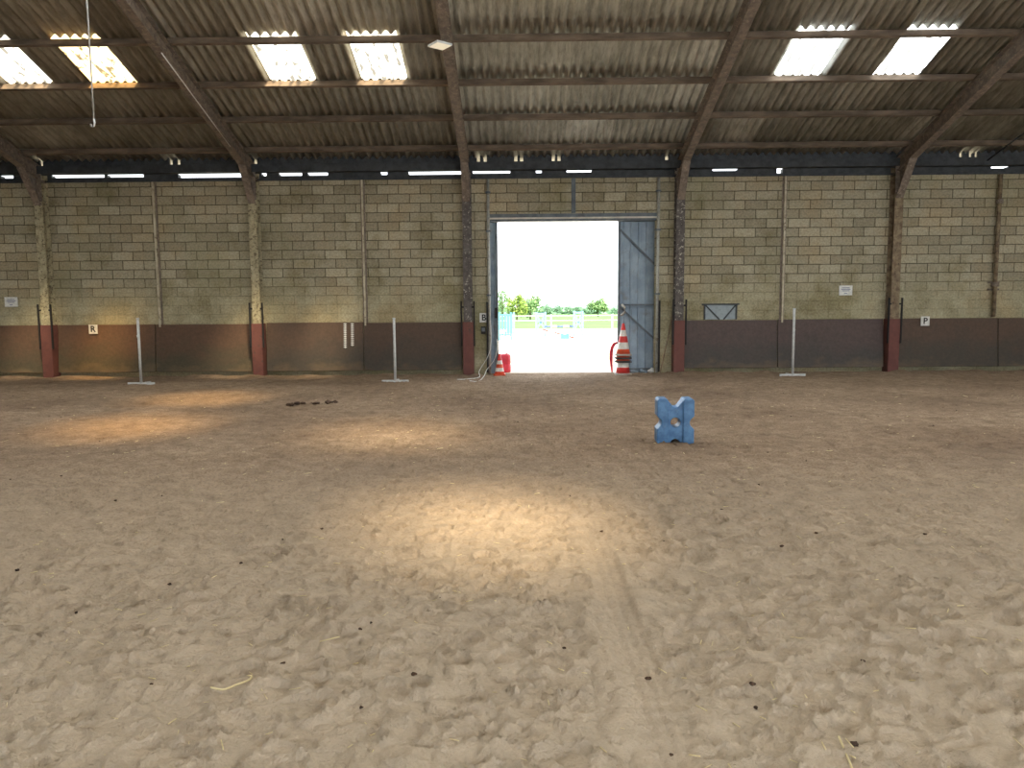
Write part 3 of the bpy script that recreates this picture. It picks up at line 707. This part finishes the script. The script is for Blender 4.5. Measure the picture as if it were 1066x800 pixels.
# loose cables at the left door pipe
x = at(509, 380, WY-.1).x
def smooth(pts, n=8):
    P = [Vector(p) for p in pts]; out = []
    for i in range(len(P)-1):
        p0, p1, p2, p3 = P[max(i-1, 0)], P[i], P[i+1], P[min(i+2, len(P)-1)]
        for k in range(n):
            t_ = k/n; out.append(.5*((2*p1) + (p2-p0)*t_ + (2*p0-5*p1+4*p2-p3)*t_*t_ + (3*p1-p0-3*p2+p3)*t_**3))
    return out + [P[-1]]
def gp(px, py): q = ground(px, py); q.z = fz(q.x, q.y) + .012; return q
c1 = [(x+.05, WY-.14, 1.3), (x+.06, WY-.16, .8), (x-.02, WY-.22, .45), (x-.22, WY-.32, .12), gp(499, 393), gp(488, 394.5), gp(476, 396)]
tag(MB().tube(smooth(c1), .008, 6).build('loose_cable', 'white'), 'pale cable hanging down the left door pipe, its end nearest the column', 'cable', 'pale cables at the left of the doorway')
c2 = [(x+.2, WY-.03, .85), (x+.2, WY-.09, .6), (x+.12, WY-.16, .35), (x-.05, WY-.25, .13), gp(504, 392.5), gp(498, 396), gp(489, 397)]
tag(MB().tube(smooth(c2), .008, 6).build('loose_cable', 'white'), 'pale cable trailing from the door jamb behind the small cone', 'cable', 'pale cables at the left of the doorway')

# junk at the foot of the right door leaf
def lump(mb, c, r, seed, sq=.6):
    rr = random.Random(seed); bm2 = bmesh.new(); bmesh.ops.create_icosphere(bm2, subdivisions=2, radius=1)
    ph = [rr.uniform(0, 6) for _ in range(3)]
    vm = {}
    for v in bm2.verts:
        k = 1 + .2*math.sin(4*v.co.x+ph[0]) + .18*math.sin(5*v.co.y+ph[1]) + .14*math.sin(6*v.co.z+ph[2]) + rr.uniform(-.06, .06)
        vm[v] = mb.bm.verts.new((c[0]+v.co.x*k*r, c[1]+v.co.y*k*r, c[2]+v.co.z*k*r*sq))
    for f in bm2.faces: mb.bm.faces.new([vm[v] for v in f.verts])
    bm2.free(); return mb
for px, r, mt, nm, lab, cat in ((659, .065, 'door', 'crumpled_sheeting', 'left blue-grey crumpled sheeting at the foot of the right door leaf', 'sheeting'),
                       (668.5, .075, 'door', 'crumpled_sheeting', 'right blue-grey crumpled sheeting at the foot of the right door leaf', 'sheeting'),
                       (678, .09, 'white', 'plastic_bag', 'small crumpled white bag beside the right door pipe', 'bag')):
    q = at(px, 388, WY+.12); mb = MB(); lump(mb, (q.x, WY+.12, fz(q.x, WY+.1) + r*.55), r, int(px)); lump(mb, (q.x+.08, WY+.1, fz(q.x, WY+.1) + r*.3), r*.6, int(px)+1)
    tag(mb.build(nm, mt), lab, cat, 'sheeting by the right door leaf' if nm == 'crumpled_sheeting' else None)
# leaning stick by the right column
a, b_ = at(687, 386, WY-.32), at(702, 318, WY-.05)
a.z = fz(a.x, a.y)
tag(MB().tube([a, a.lerp(b_, .5) + Vector((.01, 0, 0)), (b_.x, WY-.04, b_.z)], .016, 8).build('wooden_stick', 'wood'), 'thin wooden stick leaning on the wall right of the doorway', 'stick')
# small dark socket box on the wall below the B plate
q = at(503.5, 344, WY-.04)
t = thing('socket_box', (q.x, WY-.04, q.z), 'small dark socket box on the wall below the B plate', 'socket')
MB().box(q.x-.06, q.x+.05, WY-.07, WY-.001, q.z-.09, q.z+.09, 0, .008).build('box', 'blackrub', t)
MB().box(q.x-.045, q.x+.035, WY-.08, WY-.07, q.z-.03, q.z+.06).build('flap', 'doorfr', t)

# hanging cord at the upper left
q = at(98, 128, 10.0); xq, zq = q.x, q.z
t = thing('hanging_cord', (xq, 10, roof(10)-.05), 'thin pale cord hanging from the roof at the upper left, hook at its end', 'cord')
hc = MB().tube([(xq, 10, roof(10)+.01), (xq, 10, zq)], .009, 6).build('cord', 'whitemetal', t)
MB().tube([(xq, 10, zq+.05), (xq+.005, 10, zq), (xq-.005, 10, zq-.045), (xq-.035, 10, zq-.05), (xq-.045, 10, zq-.015)], .012, 6).build('hook', 'whitemetal', hc)

# ------------------------------------------------------------------ blue cavaletti block
def block_outline(w, h):
    P = []
    def arc(cx, cz, r, a0, a1, n=7):
        for k in range(n+1):
            a = math.radians(a0 + (a1-a0)*k/n); P.append((cx + r*math.cos(a), cz + r*math.sin(a)))
    hw = w/2; r = .035
    # clockwise from top left lobe
    arc(-hw+r, h-r, r, 180, 90); arc(-.085-.03, h-.03, .03, 90, 30, 4)
    arc(0, h-.045, .05, 200, 340, 8)
    arc(.085+.03, h-.03, .03, 150, 90, 4); arc(hw-r, h-r, r, 90, 0)
    P.extend([(hw, h*.62)]); arc(hw+.012, h*.475, .062, 125, 235, 7); P.extend([(hw, h*.33)])
    arc(hw-.02, .02, .02, 0, -90, 4); P.append((.085, 0)); arc(0, -.005, .055, 20, 160, 7); P.append((-.085, 0))
    arc(-hw+.02, .02, .02, 270, 180, 4); P.append((-hw, h*.33)); arc(-hw-.012, h*.475, .062, -55, 55, 7); P.append((-hw, h*.62))
    return P
def extrude_curve(outlines, half, bev):
    cu = bpy.data.curves.new('c', 'CURVE'); cu.dimensions = '2D'; cu.fill_mode = 'BOTH'; cu.extrude = half; cu.bevel_depth = bev; cu.bevel_resolution = 2; cu.offset = -bev
    for P in outlines:
        s = cu.splines.new('POLY'); s.points.add(len(P)-1); s.use_cyclic_u = True
        for q, (a, b_) in zip(s.points, P): q.co = (a, b_, 0, 1)
    tmp = bpy.data.objects.new('tmp', cu); C.objects.link(tmp); dg = bpy.context.evaluated_depsgraph_get(); dg.update()
    me = bpy.data.meshes.new_from_object(tmp.evaluated_get(dg)); bpy.data.objects.remove(tmp)
    me.transform(Matrix.Rotation(PI/2, 4, 'X')); me.materials.clear()
    for p_ in me.polygons: p_.use_smooth = False
    return me
g = ground(704, 460.5); bw_, bh_ = .42, .525
gz = fz(g.x, g.y) - .012
t = thing('cavaletti_block', (g.x, g.y+.13, gz), 'blue plastic cavaletti block standing on the sand', 'jump block')
hole = [(.055*math.cos(a*PI/10), bh_*.475 + .055*math.sin(a*PI/10)) for a in range(20)]
out_full = block_outline(bw_, bh_)
mcore = extrude_curve([[(a_*.96, bh_/2 + (b_ - bh_/2)*.965) for a_, b_ in out_full], hole], .095, .012)
# the two thicker uprights: outline clipped to each side
def clip(poly, x0, keep_left):
    out = []; n = len(poly)
    for i in range(n):
        a, b_ = poly[i], poly[(i+1) % n]; ia, ib = (a[0] <= x0) == keep_left, (b_[0] <= x0) == keep_left
        if ia: out.append(a)
        if ia != ib: f = (x0-a[0])/(b_[0]-a[0]); out.append((x0, a[1]+(b_[1]-a[1])*f))
    return out
o1 = link('block_body', mcore, 'blue', None)
for keep in (True, False):
    mu = extrude_curve([clip(out_full, -.083 if keep else .083, keep)], .12, .015); o_ = link('block_upright', mu, 'blue', None)
    o_.parent = t; o_.rotation_euler.z = math.radians(-4)
o1.parent = t; o1.rotation_euler.z = math.radians(-4)

# ------------------------------------------------------------------ droppings and straw
for k, (px, py, w_) in enumerate(((299, 421.5, 5), (314, 421, 6), (326, 420.5, 5), (344, 419.5, 5))):
    q = ground(px, py); mb = MB()
    for j in range(w_): lump(mb, (q.x + random.uniform(-.09, .09), q.y + random.uniform(-.05, .05), fz(q.x, q.y) + .02), random.uniform(.025, .045), k*10+j, .7)
    lab = ('leftmost dark horse dropping of the row before the left kickboards', 'second dark horse dropping from the left', 'third dark horse dropping from the left', 'rightmost dark horse dropping of the row')[k]
    tag(mb.build('horse_dropping', 'dung'), lab, 'dropping', 'horse droppings on the sand')
q = [ground(a, b_) for a, b_ in ((219, 723.5), (232, 721.5), (245, 719), (259, 714), (262, 710), (254, 703))]
tag(MB().tube(smooth([(p.x, p.y, fz(p.x, p.y)+.012) for p in q], 4), [.0045]*21, 5).build('straw_stalk', 'straw'), 'long bent pale straw on the sand at the lower left', 'straw')
q = [ground(a, b_) for a, b_ in ((873, 772), (877, 783), (883, 793), (888, 803))]
tag(MB().tube(smooth([(p.x, p.y, fz(p.x, p.y)+.01) for p in q], 4), [.004]*13, 5).build('straw_stalk', 'straw'), 'yellow straw on the sand at the lower right edge', 'straw')
mb = MB()
for _ in range(900):
    y = 2.0 + 12*random.random()**1.5; x = random.uniform(-1, 1)*min(12, 1 + y*.8); a = random.uniform(0, PI); L = random.uniform(.01, .05)*(1 + (random.random() < .08)); z = fz(x, y) + .008
    d = Vector((math.cos(a), math.sin(a), random.uniform(-.15, .15)))*L
    mb.tube([Vector((x, y, z)), Vector((x, y, z)) + d], random.uniform(.0012, .0028), 4)
tag(mb.build('straw_bits', 'straw'), 'pale straw bits strewn over the sand', 'straw', None, 'stuff')
mb = MB()
for _ in range(150):
    y = 2.0 + 14*random.random()**1.3; x = random.uniform(-1, 1)*min(12, 1 + y*.8)
    lump(mb, (x, y, fz(x, y)+.004), random.uniform(.004, .012), random.randint(0, 9999))
tag(mb.build('dark_crumbs', 'dung'), 'dark crumbs of dung and soil strewn over the sand', 'crumbs', None, 'stuff')

# ------------------------------------------------------------------ outdoors
struct('ground_outside', MB().box(-160, 160, WY+.44, 66, -.12, -.02), 'outsand')
struct('meadow', MB().box(-500, 500, 66, 900, -.12, -.02), 'grass')
# outside apron strip under the doorway
def wing(px, py, Y, w, h, mt, style, lab, grp='jump wings outside'):
    q = at(px, py, Y); x = q.x; z = -.02
    t = thing('jump_wing', (x, Y, z), lab, 'jump wing', grp)
    for s in (-1, 1):
        MB().box(x+s*w/2-.05, x+s*w/2+.05, Y-.05, Y+.05, z, z+h).build('post', mt, t)
        MB().box(x+s*w/2-.05, x+s*w/2+.05, Y-.35, Y+.35, z, z+.08).build('foot', mt, t)
    if style == 'x':
        for zz in (.35, .95, h-.1): MB().box(x-w/2+.05, x+w/2-.05, Y-.03, Y+.03, z+zz-.05, z+zz+.05).build('rail', mt, t)
        MB().bar((x-w/2, Y, z+.4), (x+w/2, Y, z+h-.15), .09, .04, (0, 1, 0)).build('brace', mt, t); MB().bar((x+w/2, Y, z+.4), (x-w/2, Y, z+h-.15), .09, .04, (0, 1, 0)).build('brace', mt, t)
    else:
        for zz in (.3, h-.15): MB().box(x-w/2+.05, x+w/2-.05, Y-.03, Y+.03, z+zz-.05, z+zz+.05).build('rail', mt, t)
        n = 3
        for k in range(n):
            xx = x - w/2 + w*(k+1)/(n+1); MB().box(xx-.05, xx+.05, Y-.02, Y+.02, z+.3, z+h-.1).build('slat', mt, t)
wing(526, 340, 40, .62, 1.5, 'wing2', 'slat', 'turquoise slatted jump wing outside, nearest the left door edge')
wing(530.5, 340, 44, .5, 1.5, 'wing', 'slat', 'pale slatted jump wing just right of the turquoise wing outside')
wing(563, 340, 46, .55, 1.5, 'wing', 'x', 'pale blue jump wing with X brace at the left end of the far rail')
wing(602, 340, 45, .5, 1.55, 'wing', 'x', 'pale blue jump wing with X brace at the right end of the far rail')
xa, xb = at(567, 340, 45.6).x, at(599, 340, 45.6).x
mb = MB(); n = 5
for k in range(n): mb.tube([(xa + (xb-xa)*k/n, 45.6, .6), (xa + (xb-xa)*(k+1)/n, 45.6, .6)], .055, 8, k % 2)
tag(mb.build('jump_pole', ['poleblue', 'tape']), 'banded pole resting between the two X-braced wings outside', 'pole', 'jump poles outside')
a, b_ = ground(565.5, 345.5), ground(597, 353)
a = Vector((at(565.5, 345, 44.5).x, 44.5, .45)); b_ = Vector((at(597, 352.5, 42).x, 42, .04)); mb = MB()
for k in range(5): mb.tube([a.lerp(b_, k/5), a.lerp(b_, (k+1)/5)], .055, 8, k % 2)
tag(mb.build('jump_pole', ['polered', 'tape']), 'red and white pole slanting down to the ground outside', 'pole', 'jump poles outside')
q = at(588, 352, 41.6)
mb = MB(); mb.prism([(q.x-.23, -.02), (q.x+.23, -.02), (q.x+.23, .3), (q.x+.1, .3), (q.x+.06, .24), (q.x-.06, .24), (q.x-.1, .3), (q.x-.23, .3)], 41.4, 41.8, 'y')
tag(mb.build('jump_block', 'wing2'), 'turquoise jump block beside the slanting pole outside', 'jump block')
t = thing('field_fence', (3, 64, -.02), 'white tape fence on white posts along the meadow', 'fence')
for k in range(-3, 6):
    xx = 2.75 + k*5.2; MB().box(xx-.035, xx+.035, 63.94, 64.06, -.02, 1.25).build('post', 'tape', t)
for z in (.75, 1.15): MB().box(-13, 31.4, 63.93, 63.94, z-.012, z+.012).build('tape', 'tape', t)

def tree(px, top_py, base_Y, wpx, mt, lab, cat='tree', trunk=True, n=1500, squash=1.0):
    Y = base_Y; c = at(px, 326, Y); top = at(px, top_py, Y).z; rad = wpx / F * Y / 2
    t = thing(cat, (c.x, Y, -.02), lab, cat, 'trees beyond the meadow')
    h = top; zc = h*.53; rzv = h*.5
    r = random.Random(int(px*7)); 
    vs, fs = [], []
    clumps = []
    for _ in range(26):
        while True:
            u = Vector((r.uniform(-1, 1), r.uniform(-1, 1), r.uniform(-1, 1)))
            if u.length < 1: break
        clumps.append(Vector((c.x + u.x*rad*.72, Y + u.y*rad*.72, zc + u.z*rzv*.74)))
    cr = rad*.36
    L = max(.12, rad*.055)
    for i in range(n):
        cl = clumps[i % len(clumps)]; d = Vector((r.gauss(0, 1), r.gauss(0, 1), r.gauss(0, 1))).normalized()
        p = cl + Vector((d.x*cr, d.y*cr, d.z*min(cr, rzv*.34)))*r.uniform(.55, 1.05)
        if p.z < .15: p.z = .15 + r.random()*.4
        e1 = Vector((r.gauss(0, 1), r.gauss(0, 1), r.gauss(0, 1))).normalized(); e2 = e1.cross(d)
        if e2.length < .05: continue
        e2.normalize(); k = L*r.uniform(.7, 1.5)
        o = len(vs); vs += [p - e1*k, p - e2*k*.6, p + e1*k, p + e2*k*.6]; fs.append((o, o+1, o+2, o+3))
    me = bpy.data.meshes.new('crown'); me.from_pydata([tuple(v) for v in vs], [], fs); me.update(); link('crown', me, mt, t)
    mb = MB(); mb.tube([(c.x, Y, -.02), (c.x+.02*rad, Y, zc*.6), (c.x-.03*rad, Y, zc*1.2)], [h*.03, h*.024, h*.01], 8)
    for s in (-1, 1): mb.tube([(c.x, Y, zc*.5), (c.x+s*rad*.4, Y, zc)], [h*.016, h*.006], 6)
    mb.build('trunk', 'bark', t)
tree(523, 296, 150, 26, 'leaf_a', 'tall green tree beside the left door edge')
tree(538, 306, 118, 27, 'leaf_y', 'yellow-green bushy tree at the left of the meadow', n=2600)
tree(552, 304, 150, 30, 'leaf_a', 'green tree behind the yellow-green one', n=2200)
for k, (px, tp, w_) in enumerate(((569, 314, 18), (580, 316, 18), (592, 317, 17), (601, 318, 14))):
    tree(px, tp, (300, 345, 300, 345)[k], w_ * .8, 'leaf_d', ('leftmost', 'second', 'third', 'rightmost')[k] + ' low dark tree of the far tree line, counting from the left', n=1300)
tree(622.5, 310.5, 210, 27, 'leaf_a', 'round green tree at the right of the meadow', n=2600)
tree(640, 321, 330, 14, 'leaf_d', 'distant low tree beside the right door leaf', n=900)
tree(612, 321, 330, 14, 'leaf_d', 'small distant tree left of the round green tree', n=900)
# hedge line along the far meadow
mb = MB()
for k in range(60):
    lump(mb, (-140 + k*7.0, 430, 1.4), 5, k, .62)
tag(mb.build('far_hedge', 'leaf_d'), 'long dark hedge along the far end of the meadow', 'hedge', None, 'stuff')

# ------------------------------------------------------------------ light: hazy sun and bright sky
w = bpy.data.worlds.new('sky'); SC.world = w; w.use_nodes = True; nt = w.node_tree
bg = nt.nodes['Background']; bg.inputs['Color'].default_value = (.86, .93, 1, 1); bg.inputs['Strength'].default_value = .95
sun = bpy.data.lights.new('sun', 'SUN'); so = bpy.data.objects.new('sun', sun); C.objects.link(so)
sun.energy = 3.8; sun.angle = math.radians(11); sun.color = (1, .9, .72)
so.rotation_euler = Vector((-2.4, 3.9, -6.05)).to_track_quat('-Z', 'Y').to_euler()

vs_ = SC.view_settings; vs_.view_transform = 'Standard'; vs_.look = 'None'; vs_.gamma = 1; vs_.use_curve_mapping = False
vs_.exposure = 2.22
